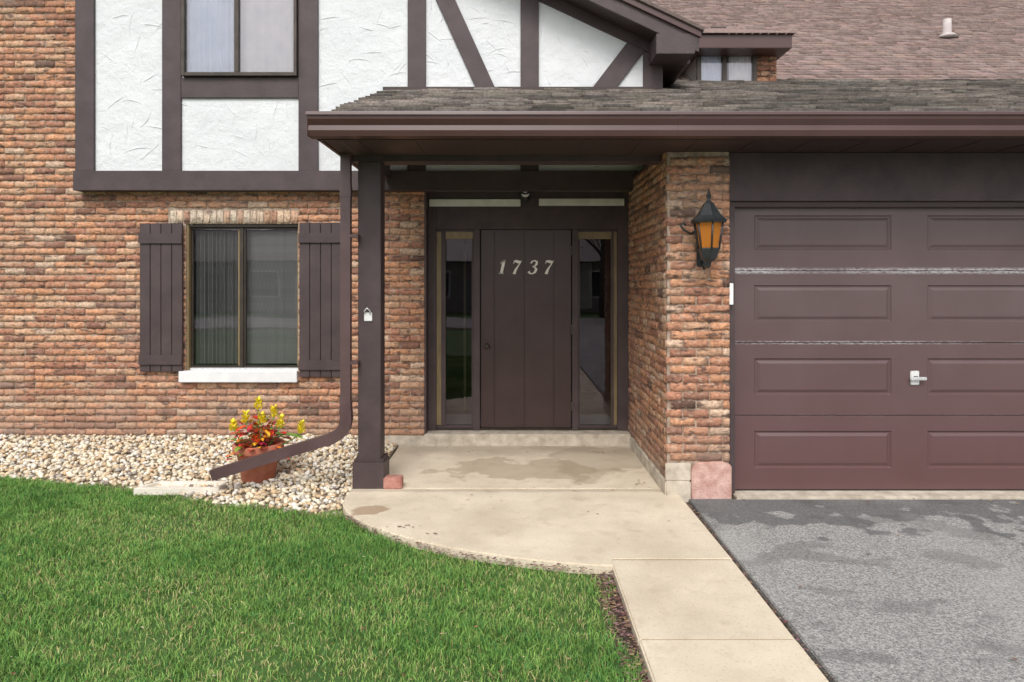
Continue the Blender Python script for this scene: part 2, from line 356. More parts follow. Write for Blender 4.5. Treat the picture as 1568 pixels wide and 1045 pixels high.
sl('rake_soffit',-2.95,1.745,-.16,-.14,6.48,YS+.05,m_soff); sl('rake_soffit',-8.9,-2.95,-.16,-.14,6.48,YS+.05,m_soff)
sl('barge_board',-2.95,1.765,-.19,0,6.44,6.478,m_trimh); sl('barge_board',-8.9,-2.95,-.19,0,6.44,6.478,m_trimh)
sl('barge_trim',-2.95,1.78,-.055,.005,6.41,6.438,m_gut)
sl('gable_roof',-2.95,1.80,.008,.045,6.385,14,m_sh2); sl('gable_roof',-9,-2.95,.008,.045,6.385,14,m_sh2)
prism('eave_return',[(1.36,3.80),(1.72,3.80),(1.775,3.99),(1.36,3.99)],6.43,YS-.03,m_trimh,house)
box('eave_soffit',xs1-.02,1.72,YS-.02,13.9,3.80,3.84,m_soff,house)
box('eave_fascia',1.722,1.77,YS-.02,13.9,3.82,4.0,m_gut,house)

def curtain(name,x0,x1,y,z0,z1,mat,folds,amp=.02,seed=0):
    rg=np.random.default_rng(seed); n=folds*8; x=np.linspace(x0,x1,n+1); ph=np.cumsum(rg.uniform(.6,1.4,n+1)); yy=y+amp*np.sin(ph*2*math.pi/8)
    V=np.concatenate([np.stack([x,yy,np.full(n+1,z0)],1),np.stack([x,yy,np.full(n+1,z1)],1)])
    Q=[(i,i+1,n+2+i,n+1+i) for i in range(n)]
    return mesh_np(name,V,[np.array(Q)],mat,house,smooth=True)
def room(name,x0,x1,y0,y1,z0,z1,mat,floor=None):
    bm=bmesh.new(); v=[bm.verts.new(p) for p in ((x0,y0,z0),(x1,y0,z0),(x1,y1,z0),(x0,y1,z0),(x0,y0,z1),(x1,y0,z1),(x1,y1,z1),(x0,y1,z1))]
    for f in ((3,2,6,7),(0,3,7,4),(2,1,5,6),(4,7,6,5),(0,1,2,3)): bm.faces.new([v[i] for i in f])
    me=bpy.data.meshes.new(name); bm.to_mesh(me); bm.free(); me.materials.append(mat)
    if floor: me.materials.append(floor); me.polygons[4].material_index=1
    return link(bpy.data.objects.new(name,me),house)
def pane(name,x0,x1,y,z0,z1,mat):
    return mesh_np(name,[(x0,y,z0),(x1,y,z0),(x1,y,z1),(x0,y,z1)],[np.array([(0,1,2,3)])],mat,house)
YF=YW+.075
box('window_reveal',wx0,wx0+.025,YW+.02,YF+.04,wz0,wz1,m_gold,house); box('window_reveal',wx1-.012,wx1,YW+.03,YF+.04,wz0,wz1,m_bronze,house)
box('window_head',wx0+.026,wx1-.013,YW+.03,YF+.04,wz1-.03,wz1,m_bronze,house); box('window_foot',wx0+.026,wx1-.013,YW+.04,YF+.04,wz0,wz0+.03,m_steel,house)
xm=WX(371,YF)
box('window_mullion',xm-.02,xm+.02,YF-.02,YF+.03,wz0+.031,wz1-.031,m_bronze,house)
for a,b_ in ((wx0+.03,xm-.021),(xm+.021,wx1-.015)):
    for c,d in ((a,a+.018),(b_-.018,b_)): box('sash_stile',c,d,YF-.008,YF+.02,wz0+.05,wz1-.05,m_gold if c>a else m_bronze,house)
    box('sash_rail',a,b_,YF-.008,YF+.02,wz0+.032,wz0+.048,m_bronze,house); box('sash_rail',a,b_,YF-.008,YF+.02,wz1-.048,wz1-.032,m_bronze,house)
    pane('window_pane',a,b_,YF+.008,wz0+.04,wz1-.04,m_glass)
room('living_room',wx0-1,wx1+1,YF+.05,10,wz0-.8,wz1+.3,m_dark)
for i in range(26):
    x=wx0+.05+i*(wx1-wx0-.08)/26; o=box('blind_slat',-.004,.004,-.022,.022,wz0+.06,wz1-.06,m_blind,house,0)
    o.location=(x,YF+.10,0); o.rotation_euler=(0,0,R(random.uniform(-34,-10) if i<12 else random.uniform(-86,-70)))
box('window_sill',WX(274,YW-.05),WX(455,YW-.05),YW-.06,YW+.06,WZ(586,YW-.06),WZ(569,YW-.06),m_white,house,.005)
def shutter(px0,px1,py0,py1):
    yf=YW-.065; x0,x1,z0,z1=WX(px0,yf),WX(px1,yf),WZ(py1,yf),WZ(py0,yf)
    e=bpy.data.objects.new('shutter',None); link(e,house)
    n=4; w=(x1-x0)/n
    for i in range(n): box('shutter_board',x0+i*w+.003,x0+(i+1)*w-.003,yf+.02,yf+.042,z0,z1,m_trim,e,.003)
    box('shutter_back',x0+.005,x1-.005,yf+.043,yf+.05,z0+.005,z1-.005,m_soff,e,0)
    box('shutter_batten',x0-.002,x1+.002,yf,yf+.019,z1-.205,z1-.105,m_trimh,e,.004); box('shutter_batten',x0-.002,x1+.002,yf,yf+.019,z0+.07,z0+.17,m_trimh,e,.004)
shutter(212,278,342,570); shutter(457,523,341,578)
ux0,ux1,uz0=WX(280,TP),WX(456,TP),WZ(118,TP); uz1=uz0+1.3
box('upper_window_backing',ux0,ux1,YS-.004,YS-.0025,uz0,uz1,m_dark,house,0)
box('upper_frame',ux0,ux0+.035,YS-.07,YS-.005,uz0,uz1,m_bronze,house); box('upper_frame',ux1-.03,ux1,YS-.07,YS-.005,uz0,uz1,m_bronze,house)
box('upper_frame_sill',ux0+.036,ux1-.031,YS-.07,YS-.005,uz0,uz0+.035,m_bronze,house)
um=WX(366,YS); box('upper_mullion',um-.022,um+.022,YS-.068,YS-.006,uz0+.036,uz1,m_bronze,house)
curtain('upper_curtain',ux0+.04,um-.02,YS-.018,uz0+.036,uz1,m_curt,9,.006,1); curtain('upper_curtain',um+.02,ux1-.035,YS-.018,uz0+.036,uz1,m_white,5,.005,2)
pane('upper_pane',ux0+.035,ux1-.03,YS-.045,uz0+.035,uz1,m_glass)

# ---- door recess
def dX(p): return WX(p,YD)
def dZ(p): return WZ(p,YD)
box('recess_trim',XC-.002,XC+.02,YW-.004,YD+.10,.12,2.585,m_trim,house)
box('door_threshold',XC+.003,1.195,YW-.03,YD+.15,-.05,.118,m_conc2,house,.006)
zb,zt=dZ(656),dZ(352)
box('door_frame_post',XC+.021,dX(668),YD-.02,YD+.06,.119,2.60,m_trim,house); box('door_frame_post',dX(945),1.2,YD-.02,YD+.06,.119,2.60,m_trim,house)
box('door_mullion',dX(725),dX(735),YD-.02,YD+.06,.119,zt,m_trim,house); box('door_mullion',dX(876),dX(885),YD-.02,YD+.06,.119,zt,m_trim,house)
box('door_header',dX(668)+.001,dX(945)-.001,YD-.015,YD+.06,zt+.001,dZ(318),m_trimh,house)
box('door_header_upper',dX(668)+.001,dX(945)-.001,YD-.025,YD+.06,dZ(305),2.75,m_trimh,house)
box('white_transom_strip',dX(658),dX(797),YD-.034,YD-.026,dZ(317),dZ(306),m_strip,house); box('white_transom_strip',dX(825),dX(955),YD-.034,YD-.026,dZ(316),dZ(305),m_strip,house)
box('transom_back',dX(668)+.001,dX(945)-.001,YD-.012,YD+.06,dZ(318)+.001,dZ(305)-.001,m_trimh,house,0)
box('recess_head_return',XC,1.2,YS+.12,YD+.2,2.61,2.66,m_soff,house,0)
dx0,dx1=dX(736),dX(875)
cuts=[736,757,803,848,875]
for a,b_ in zip(cuts,cuts[1:]): box('door_plank',dX(a)+.003,dX(b_)-.003,YD+.002,YD+.045,zb+.004,zt-.004,m_door,house,.005)
box('door_core',dx0+.003,dx1-.003,YD+.014,YD+.06,zb+.003,zt-.003,m_door,house,0)
box('door_sweep',dX(668),dX(945),YD-.01,YD+.08,.119,zb,m_bronze,house)
kn=lathe('door_knob',[(0.004,-.05),(.026,-.048),(.026,-.042),(.012,-.036),(.012,-.02),(.024,-.012),(.028,0),(.022,.010),(.004,.014)],(0,0,0),m_bronze,house,20)
kn.rotation_euler=(R(90),0,0); kn.location=(dX(746),YD-.04,dZ(530))
for z in (384,505,622): box('door_hinge',dX(873),dX(876),YD-.024,YD-.012,dZ(z)-.05,dZ(z)+.05,m_bronze,house,.002)
for a,b_,side in ((668,725,0),(885,945,1)):
    x0,x1=dX(a)+.001,dX(b_)-.001
    box('sidelight_rail',x0,x1,YD,YD+.05,zt-.02,zt-.001,m_trim,house); box('sidelight_rail',x0,x1,YD,YD+.05,zb+.001,zb+.03,m_trim,house)
    box('sidelight_head_jamb',x0,x1,YD+.004,YD+.05,zt-.095,zt-.021,m_gold,house,.004)
    gs=(x0,x0+.085) if not side else (x1-.06,x1)
    ds_=(x1-.018,x1) if not side else (x0,x0+.018)
    box('sidelight_oak_jamb',gs[0],gs[1],YD+.004,YD+.05,zb+.031,zt-.096,m_gold,house,.004)
    box('sidelight_inner_stile',gs[0] if side else gs[0]+.05,gs[1]-.035 if side else gs[1]+.012,YD-.004,YD+.003,zb+.031,zt-.02,m_trim,house,.001)
    box('sidelight_stile',ds_[0],ds_[1],YD,YD+.05,zb+.031,zt-.096,m_trim,house)
    g0,g1=(gs[1],ds_[0]) if not side else (ds_[1],gs[0])
    pane('sidelight_pane',g0,g1,YD+.03,zb+.03,zt-.095,m_glassd)
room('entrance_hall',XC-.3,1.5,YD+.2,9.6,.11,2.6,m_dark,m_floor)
# things just inside the sidelights
box('hall_doorway_trim',dX(700),dX(704),8.0,8.05,.12,2.1,m_gold,house); box('hall_mat',XC+.1,1.1,YD+.25,7.9,.111,.12,m_white,house,0)
box('hall_picture',dX(905),dX(940),9.0,9.03,1.3,1.9,m_blind,house)
def stroke(pts,w,ox,oz,h,shear=.22):
    P=[Vector((p[0],p[1])) for p in pts]; W=w if isinstance(w,list) else [w]*len(P)
    Lp=[];Rp=[]
    for i,p in enumerate(P):
        d=(P[min(i+1,len(P)-1)]-P[max(i-1,0)]).normalized(); n=Vector((-d.y,d.x))*W[i]*1.15/2
        Lp.append(p+n);Rp.append(p-n)
    bm=bmesh.new()
    def mk(p,y): return bm.verts.new((ox+(p.x+shear*p.y)*h,y,oz+p.y*h))
    y0,y1=YD-.012,YD+.003
    a=[mk(p,y0) for p in Lp]; b_=[mk(p,y0) for p in Rp]; c=[mk(p,y1) for p in Lp]; d=[mk(p,y1) for p in Rp]
    for i in range(len(P)-1):
        bm.faces.new((a[i],a[i+1],b_[i+1],b_[i])); bm.faces.new((a[i],c[i],c[i+1],a[i+1])); bm.faces.new((b_[i],b_[i+1],d[i+1],d[i]))
    bm.faces.new((a[0],b_[0],d[0],c[0])); bm.faces.new((a[-1],c[-1],d[-1],b_[-1]))
    return bm_obj('house_numeral_stroke',bm,m_cream,house)
G={'1':[([(.30,0),(.30,1)],[.18,.18]),([(.08,.78),(.2,.86),(.32,.99)],[.03,.08,.1]),([(.14,.03),(.46,.03)],.06)],
   '7':[([(.04,.74),(.06,.94),(.2,.93),(.42,.86),(.6,.95)],[.03,.10,.17,.17,.05]),([(.6,.97),(.42,.62),(.3,.34),(.24,0)],[.05,.08,.15,.20])],
   '3':[([(.06,.78),(.14,.93),(.32,.98),(.48,.88),(.48,.70),(.38,.58),(.22,.54)],[.12,.09,.07,.13,.17,.10,.05]),([(.22,.54),(.42,.49),(.54,.34),(.50,.14),(.32,.02),(.14,.05),(.03,.2)],[.05,.09,.17,.17,.08,.09,.15])]}
for ch,px in zip('1737',(761,782,808,831)):
    for pts,w in G[ch]: stroke(pts,w,dX(px),dZ(420),.142)
fx=lathe('door_floodlight',[(.01,.05),(.045,.048),(.05,.03),(.05,-.02),(.06,-.05),(.058,-.07),(.01,-.072)],(0,0,0),m_black,house,20); fx.rotation_euler=(R(60),0,0); fx.location=(dX(804),YD-.12,dZ(299))
ln=lathe('floodlight_lens',[(.008,.086),(.035,.08),(.05,.07),(.05,.05)],(0,0,0),m_white,house,20); ln.rotation_euler=(R(75),0,0); ln.location=(dX(804),YD-.11,dZ(301)); ln.scale=(.8,.8,.8)
box('floodlight_mount',dX(797),dX(811),YD-.075,YD-.026,dZ(308),dZ(292),m_black,house,.006)

# ---- brick pier and return wall
bricks('pier_front_brick',(0,YP,0),(1,0,0),(0,-1,0),1.2,WX(1117,YP),WZ(706,YP),2.66,house,seed=11)
bricks('return_wall_brick',(1.2,0,0),(0,1,0),(-1,0,0),YP+.047,YD-.02,.11,2.66,house,seed=12)
box('pier_mortar',1.2075,1.685,YP+.0075,YD-.03,.11,2.66,m_mortar,house,0)
box('pier_foundation',1.185,WX(1058,YP)-.004,YP-.022,YD-.04,-.2,.109,m_conc2,house,.012)
box('pier_foundation_front',1.19,WX(1058,YP)-.004,YP-.014,YP+.006,.1095,WZ(708,YP)-.005,m_conc2,house,.006)
prism('pier_patch',[(WX(1058,YP),-.1),(WX(1119,YP),-.1),(WX(1119,YP),WZ(712,YP)),(WX(1105,YP),WZ(706,YP)),(WX(1066,YP),WZ(708,YP)),(WX(1058,YP),WZ(718,YP))],YP-.028,YP+.3,m_pink,house,.01)
# ---- garage
gx0=WX(1118,YG); gx1=gx0+5.52
gzt=WZ(318,YG)
secz=[WZ(750,YG),WZ(636,YG),WZ(525,YG),WZ(415,YG),gzt]
cols_=[(WX(1155,YG)+i*1.375,WX(1155,YG)+i*1.375+1.09) for i in range(4)]
pz=[(WZ(717,YG),WZ(660,YG)),(WZ(605,YG),WZ(549,YG)),(WZ(493,YG),WZ(437,YG)),(WZ(383,YG),WZ(330,YG))]
for s in range(4):
    bm=bmesh.new(); z0,z1=secz[s]+.003,secz[s+1]-.003
    xs=[gx0]+[v for c in cols_ for v in c]+[gx1]; zs=[z0,pz[s][0],pz[s][1],z1]
    for i in range(len(xs)-1):
        for j in range(3):
            x0,x1,a,b_=xs[i],xs[i+1],zs[j],zs[j+1]
            if j==1 and i%2==1:
                lv=[(0,0),(.010,.011),(.020,.011),(.042,.001)]
                rings=[[bm.verts.new((x,YG+d,z)) for x,z in ((x0+o,a+o),(x1-o,a+o),(x1-o,b_-o),(x0+o,b_-o))] for o,d in lv]
                for r1,r2 in zip(rings,rings[1:]):
                    for k in range(4): bm.faces.new((r1[k],r1[(k+1)%4],r2[(k+1)%4],r2[k]))
                bm.faces.new(rings[-1])
            else: bm.faces.new([bm.verts.new(p) for p in ((x0,YG,a),(x1,YG,a),(x1,YG,b_),(x0,YG,b_))])
    for z,dz in ((z0,.006),(z1,-.006)):
        bm.faces.new([bm.verts.new(p) for p in ((gx0,YG,z),(gx1,YG,z),(gx1,YG+.04,z+dz),(gx0,YG+.04,z+dz))])
    bmesh.ops.remove_doubles(bm,verts=bm.verts[:],dist=.0002)
    bm_obj('garage_door_section',bm,m_garage,house)
box('garage_door_core',gx0,gx1,YG+.022,YG+.05,secz[0],gzt,m_soff,house,0)
box('garage_bottom_seal',gx0,gx1,YG-.002,YG+.02,-.02,secz[0]+.001,m_black,house,0)
box('garage_header',1.692,7.8,YP+.03,YP+.12,WZ(308,YP+.03),2.659,m_trimh,house)
box('garage_head_stop',1.692,7.3,YP+.06,YG+.02,gzt-.004,WZ(308,YP+.03)-.001,m_soff,house)
box('garage_jamb',1.688,gx0+.012,YP+.04,YG-.002,-.02,gzt-.006,m_trim,house)
box('garage_jamb',gx1-.01,gx1+.1,YP+.04,YG+.05,-.02,gzt-.006,m_trim,house)
bricks('end_pier_brick',(0,YP,0),(1,0,0),(0,-1,0),gx1+.105,8.0,.0,2.66,house,seed=17)
box('end_pier_mortar',gx1+.11,7.99,YP+.0075,8.5,-.1,2.66,m_mortar,house,0)
box('garage_apron',1.73,gx1+.1,YP-.045,YG-.004,-.2,-.004,m_conc2,house,.006)
hx,hz=WX(1400,YG),WZ(579,YG)
m_latch=M('bright_latch_metal',(.70,.70,.70),(.82,.82,.80),scale=30,rough=.4,metal=.2)
box('garage_handle_plate',hx-.038,hx+.034,YG-.012,YG-.001,hz-.055,hz+.058,m_latch,house,.006)
box('garage_handle_bar',hx-.055,hx+.075,YG-.045,YG-.030,hz-.013,hz+.012,m_steel,house,.004)
box('garage_handle_hub',hx-.014,hx+.014,YG-.032,YG-.010,hz-.016,hz+.016,m_bronze,house,.003)
box('garage_keypad',WX(1117,YP),WX(1123,YP),YP,YP+.035,WZ(467,YP),WZ(434,YP),m_white,house,.003)

# ---- porch roof
gy=4.70
xg0=WX(470,gy); xg1=8.2
prof=[(4.83,2.66),(4.735,2.662),(4.722,2.70),(4.728,2.735),(4.705,2.775),(4.700,2.812),(4.712,2.818),(4.83,2.818)]
prism('gutter',prof,xg0,xg1,m_gut,house,0,axis='X')
prism('gutter_lip',[(4.690,2.800),(4.705,2.796),(4.712,2.822),(4.695,2.826)],xg0-.008,xg1,m_gut,house,.003,axis='X')
box('gutter_end_cap',xg0-.006,xg0-.001,4.715,4.832,2.662,2.82,m_gut,house,0)
for gxx in (1.15,4.2,7.2): prism('gutter_seam',[(p[0]-.003 if p[0]<4.8 else p[0],p[1]-.001) for p in prof],gxx,gxx+.03,m_gut,house,0,axis='X')
box('fascia',xg0+.03,xg1,4.832,4.86,2.655,2.83,m_soff,house)
box('porch_soffit',xg0+.06,xg1,4.862,5.455,2.662,2.68,m_soff,house)
for xx in np.arange(-1.1,8,.405): box('soffit_batten',xx,xx+.006,4.865,5.45,2.6575,2.661,m_soff,house,0)
box('porch_beam',xg0+.13,1.199,5.457,5.64,2.615,2.86,m_trimh,house)
box('soffit_side_fascia',xg0+.03,xg0+.059,4.862,6.79,2.655,2.80,m_gut,house)
box('porch_ceiling',xg0+.06,1.5,5.642,6.79,3.02,3.05,m_siding,house)
box('garage_ceiling',1.2,8,YG+.06,8.5,2.67,2.70,m_soff,house,0)
box('rafter_tie',WX(775,6.7),WX(850,6.7),5.65,6.76,2.86,2.955,m_soff,house)
ry0,rz0=4.74,2.835; sl_=.352; th=math.atan(sl_); S=(0,math.cos(th),math.sin(th)); NN=(0,-math.sin(th),math.cos(th))
ex=WX(510,4.8)
def moss(p): 
    k=.75+.25*math.sin(p[0]*1.9+p[1]*2.3)*math.sin(p[1]*3.1-p[0]); f=1.0 if p[0]<1.4 else .80
    return np.array([k*f,k*f*(1.01),k*f*.97])
shingles('porch_roof_shingles',(ex,ry0,rz0),(1,0,0),S,NN,9.6,(8.55-ry0)/math.cos(th),m_sh1,house,(.25,.218,.200),var=.45,clip=lambda p:(p[0]<1.78 and p[1]>6.76),exp=.13,seed=4,hi=2.6,cfun=moss)
def roofz(Y): return rz0+(Y-ry0)*sl_
prism('porch_roof_deck',[(ry0+.01,rz0-.022),(6.77,roofz(6.77)-.022),(6.77,roofz(6.77)-.006),(ry0+.01,rz0-.006)],ex+.004,1.5,m_soff,house,0,axis='X')
prism('garage_roof_deck',[(ry0+.01,rz0-.022),(8.5,roofz(8.5)-.022),(8.5,roofz(8.5)-.006),(ry0+.01,rz0-.006)],1.501,8.3,m_soff,house,0,axis='X')
prism('drip_edge',[(ry0-.018,rz0-.018),(ry0-.010,rz0-.018),(ry0-.004,rz0-.003),(ry0-.018,rz0-.003)],ex-.01,8.3,m_white,house,0,axis='X')
prism('rake_end_fill',[(4.86,2.66),(6.78,2.66),(6.78,roofz(6.78)-.03),(4.86,roofz(4.86)-.03)],ex+.01,ex+.05,m_trim,house,.002,axis='X')
box('wall_flashing',ex-.02,1.4,6.745,6.768,roofz(6.77),roofz(6.77)+.03,m_soff,house)
px0,px1=WX(548,5.46),WX(583,5.46)
box('porch_post',px0,px1,5.462,5.64,.0,2.613,m_trim,house,.006)
box('post_base_wrap',px0-.04,px1+.035,5.44,5.662,-.04,.215,m_trim,house,.008)
box('post_base_cap',px0-.03,px1+.025,5.445,5.655,.216,.232,m_trim,house,.004)
pxm=WX(563,5.45)
box('post_plate',pxm-.028,pxm+.035,5.45,5.460,WZ(492,5.45),WZ(479,5.45),m_latch,house,.002)
tube('post_hook',[(pxm-.02,5.44,WZ(480,5.45)),(pxm-.022,5.43,WZ(476,5.45)),(pxm,5.425,WZ(472,5.45)),(pxm+.022,5.43,WZ(476,5.45)),(pxm+.022,5.44,WZ(481,5.45))],.005,m_steel,house)

# ---- back roofs, dormer
b30=math.atan(.577)
shingles('main_roof_shingles',(1.8,8.52,roofz(8.5)),(1,0,0),(0,math.cos(b30),math.sin(b30)),(0,-math.sin(b30),math.cos(b30)),14,8.45,m_sh2,house,(.27,.195,.175),var=.22,exp=.145,seed=9,hi=2.6)
zr=roofz(8.5)
prism('main_roof_deck',[(8.53,zr-.03),(15.85,zr-.03+.577*7.32),(15.85,zr-.008+.577*7.32),(8.53,zr-.008)],1.8,15.8,m_soff,house,0,axis='X')
prism('ridge_cap',[(15.6,zr+.577*7.1),(15.8,zr+.577*7.3+.03),(16.0,zr+.577*7.1)],1.7,15.9,m_soff,house,0,axis='X')
prism('back_slope',[(15.85,zr+.577*7.3),(23,zr),(23,zr-.03),(15.85,zr+.577*7.3-.03)],1.8,15.8,m_soff,house,0,axis='X')
box('back_wall',1.8,15.6,22,22.2,0,zr,m_siding,house,0)
dy=8.15
box('dormer_body',WX(1067,dy),WX(1188,dy),dy+.02,10.2,3.8,WZ(76,dy),m_siding,house,0)
bricks('dormer_brick',(0,dy,0),(1,0,0),(0,-1,0),WX(1158,dy),WX(1189,dy),3.9,WZ(76,dy),house,seed=21)
bricks('dormer_brick_side',(WX(1189,dy)+.004,0,0),(0,1,0),(1,0,0),dy+.05,9.9,3.9,WZ(76,dy),house,seed=22)
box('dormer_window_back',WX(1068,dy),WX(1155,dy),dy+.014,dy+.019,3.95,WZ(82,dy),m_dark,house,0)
for a in (1066,1105,1151): box('dormer_stile',WX(a,dy),WX(a+6,dy),dy-.05,dy+.013,3.95,WZ(82,dy),m_bronze,house)
box('dormer_head',WX(1066,dy),WX(1157,dy),dy-.052,dy+.012,WZ(84,dy)+.002,WZ(76,dy),m_bronze,house)
curtain('dormer_curtain',WX(1072,dy),WX(1104,dy),dy,3.95,WZ(85,dy),m_curt,5,.006,3); curtain('dormer_curtain',WX(1116,dy),WX(1150,dy),dy,3.95,WZ(85,dy),m_white,5,.006,4)
pane('dormer_pane',WX(1070,dy),WX(1152,dy),dy-.03,3.95,WZ(84,dy),m_glass)
ey=7.85
e0,e1,ez0,ez1=WX(1050,ey),WX(1213,ey),WZ(74,ey),WZ(53,ey)
box('dormer_eave',e0,e1,ey,10.2,ez0,ez1,m_gut,house,.006)
hx0,hx1,hy0=e0-.04,e1+.04,ey-.04
n_=9
for k in range(n_):
    t=k/n_; t2=(k+1)/n_; ix=.56*t; iy=.80*t; zz=ez1+.004+.34*t
    V=[(hx0+ix,hy0+iy,zz+.014),(hx1-ix,hy0+iy,zz+.014),(hx1-.56*t2,hy0+.80*t2,zz+.36/n_+.002),(hx0+.56*t2,hy0+.80*t2,zz+.36/n_+.002),(hx0+ix,hy0+iy,zz-.002),(hx1-ix,hy0+iy,zz-.002),(hx1-ix,10.3,zz+.014),(hx0+ix,10.3,zz+.014),(hx1-.56*t2,10.3,zz+.36/n_+.002),(hx0+.56*t2,10.3,zz+.36/n_+.002)]
    mesh_np('dormer_roof_course',V,[np.array([(0,1,2,3),(4,5,1,0),(1,6,8,2),(7,0,3,9)])],m_sh2,house,cols=np.tile(np.array([.27,.195,.175])*random.uniform(.85,1.1),(10,1)))
box('dormer_roof_top',hx0+.56,hx1-.56,hy0+.80,10.3,ez1+.345,ez1+.375,m_soff,house,0)
vx,vy,vz=6.98,10.95,5.58
lathe('roof_vent_pipe',[(.17,0.0),(.10,.06),(.062,.08),(.06,.30),(.045,.305)],(vx,vy,vz-.02),M('weathered_vent',(.42,.36,.35),(.55,.50,.48),scale=8,rough=.6),house,16)
for o in bpy.data.objects:
    if o.name.startswith('gable_roof'):
        a=o.data.color_attributes.new('Col','FLOAT_COLOR','POINT'); a.data.foreach_set('color',[.16,.12,.11,1]*len(o.data.vertices))

# ================================================================= DOWNSPOUT
ds=empty('downspout')
xd=WX(536,5.53)
tube('downpipe',[(xd,5.40,2.655),(xd,5.40,.62)],0,m_downs,ds,rect=(.078,.058))
tube('pipe_collar',[(xd,5.40,.70),(xd,5.40,.62)],0,m_downs,ds,rect=(.086,.066))
tube('pipe_collar',[(xd,5.40,2.40),(xd,5.40,2.32)],0,m_downs,ds,rect=(.086,.066))
xe,ze=WX(327,5.4),WZ(735,5.4)+.045
el=[(xd,5.40,.64),(xd+.003,5.40,.56),(xd-.01,5.40,.50),(xd-.045,5.40,.455),(xd-.10,5.40,.42),(xd-.16,5.40,.395)]
tube('lower_elbow',el,0,m_downs,ds,rect=(.090,.07))
tube('outlet_pipe',[(xd-.13,5.40,.408),(xe+.5*(xd-.13-xe),5.39,.5*(ze+.41)),(xe,5.38,ze)],0,m_downs,ds,rect=(.084,.064))
for z in (2.0,1.0): box('pipe_strap',xd-.043,px0+.02,5.37,5.460,z,z+.025,m_downs,ds,.002)

# ================================================================= LANTERN
lan=empty('wall_lantern')
lx,ly=WX(1085,5.10),5.10
def lz(p): return WZ(p,5.10)
r0=math.pi/6; K=1.14
lathe('lantern_roof',[(.112*K,lz(342)),(.120*K,lz(338)),(.085*K,lz(331)),(.055*K,lz(321)),(.035*K,lz(312)),(.016,lz(308)),(.014,lz(304)),(.02,lz(300)),(.012,lz(296)),(.003,lz(290))],(lx,ly,0),m_black,lan,6,False,r0)
lathe('lantern_glass',[(.058*K,lz(381)),(.082*K,lz(342))],(lx,ly,0),m_amber,lan,6,False,r0)
lathe('lantern_bottom',[(.004,lz(411)),(.016,lz(408)),(.02,lz(402)),(.05*K,lz(397)),(.062*K,lz(388)),(.072*K,lz(382)),(.066*K,lz(380))],(lx,ly,0),m_black,lan,6,False,r0)
for i in range(6):
    a=r0+i*math.pi/3; c,s=math.cos(a),math.sin(a)
    tube('lantern_rib',[(lx+.068*K*c,ly+.068*K*s,lz(382)),(lx+.093*K*c,ly+.093*K*s,lz(341))],.0075,m_black,lan,6)
box('lantern_backplate',lx-.04,lx+.06,YP-.02,YP-.008,lz(408),lz(330),m_black,lan,.006)
tube('lantern_arm',[(lx,YP-.02,lz(400)),(lx,YP-.08,lz(412)),(lx,ly+.02,lz(408)),(lx,ly,lz(403))],.009,m_black,lan)
tube('lantern_scroll',[(lx-.05,YP-.03,lz(352)),(lx-.10,YP-.05,lz(356)),(lx-.15,YP-.06,lz(350)),(lx-.172,YP-.06,lz(344)),(lx-.155,YP-.06,lz(339)),(lx-.135,YP-.06,lz(343))],.009,m_black,lan)
tube('lantern_scroll',[(lx+.05,YP-.03,lz(352)),(lx+.09,YP-.05,lz(356)),(lx+.12,YP-.06,lz(350))],.007,m_black,lan)

# ================================================================= GROUND
GZ=-.06
mesh_np('ground',[(-300,-300,GZ),(300,-300,GZ),(300,300,GZ),(-300,300,GZ)],[np.array([(0,1,2,3)])],m_ground)
bx=[-9,-6,-4.45,-3.13,-2.11,-1.3]; by=[6.05,6.0,5.93,5.61,5.19,4.99]
def Yb(x): return np.interp(x,bx,by)+.02*np.sin(np.asarray(x)*9)+.012*np.sin(np.asarray(x)*23)
def gravz(x,y):
    t=np.clip((y-Yb(x))/(6.9-Yb(x)),0,1); k=np.clip((-.9-x)/.6,.25,1)
    return -.05+.145*t*k
nx,ny=80,12; V=[];Q=[]
for i in range(nx+1):
    x=-8.4+i*(7.25)/nx
    for j in range(ny+1):
        y=float(Yb(x))-.03+(6.89-float(Yb(x))+.03)*j/ny; V.append((x,y,float(gravz(x,y))-.002))
for i in range(nx):
    for j in range(ny): a=i*(ny+1)+j; Q.append((a,a+ny+1,a+ny+2,a+1))
bed=mesh_np('gravel_bed',V,[np.array(Q)],m_bed)
bm=bmesh.new(); bmesh.ops.create_icosphere(bm,subdivisions=1,radius=1); bm.verts.ensure_lookup_table()
IV=np.array([v.co[:] for v in bm.verts]); IF=np.array([[v.index for v in f.verts] for f in bm.faces]); bm.free()
gx,gyy=np.meshgrid(np.arange(-8.3,-1.14,.034),np.arange(4.9,6.88,.034)); P=np.stack([gx.ravel(),gyy.ravel()],1)
P=P+rng.normal(0,.013,P.shape)
ok=(P[:,1]>Yb(P[:,0])-.02*rng.random(len(P)))&(P[:,1]<6.87)&~((P[:,0]>-1.16))&~((P[:,0]>-1.28)&(P[:,1]<5.45))
P=P[ok]; n=len(P)
sc=rng.uniform(.013,.030,n)[:,None]*rng.uniform(.6,1.2,(n,3)); sc[:,2]*=.75
ang=rng.uniform(0,2*math.pi,n); vv=IV[None]*(1+rng.normal(0,.13,(n,len(IV),1)))*sc[:,None,:]
tl=rng.normal(0,.35,n); ct,st=np.cos(tl)[:,None],np.sin(tl)[:,None]
y_=vv[:,:,1]*ct-vv[:,:,2]*st; z_=vv[:,:,1]*st+vv[:,:,2]*ct; x_=vv[:,:,0]
ca,sa=np.cos(ang)[:,None],np.sin(ang)[:,None]
X=x_*ca-y_*sa+P[:,0:1]; Yy=x_*sa+y_*ca+P[:,1:2]; Zz=z_+(gravz(P[:,0],P[:,1])+rng.uniform(.0,.022,n))[:,None]
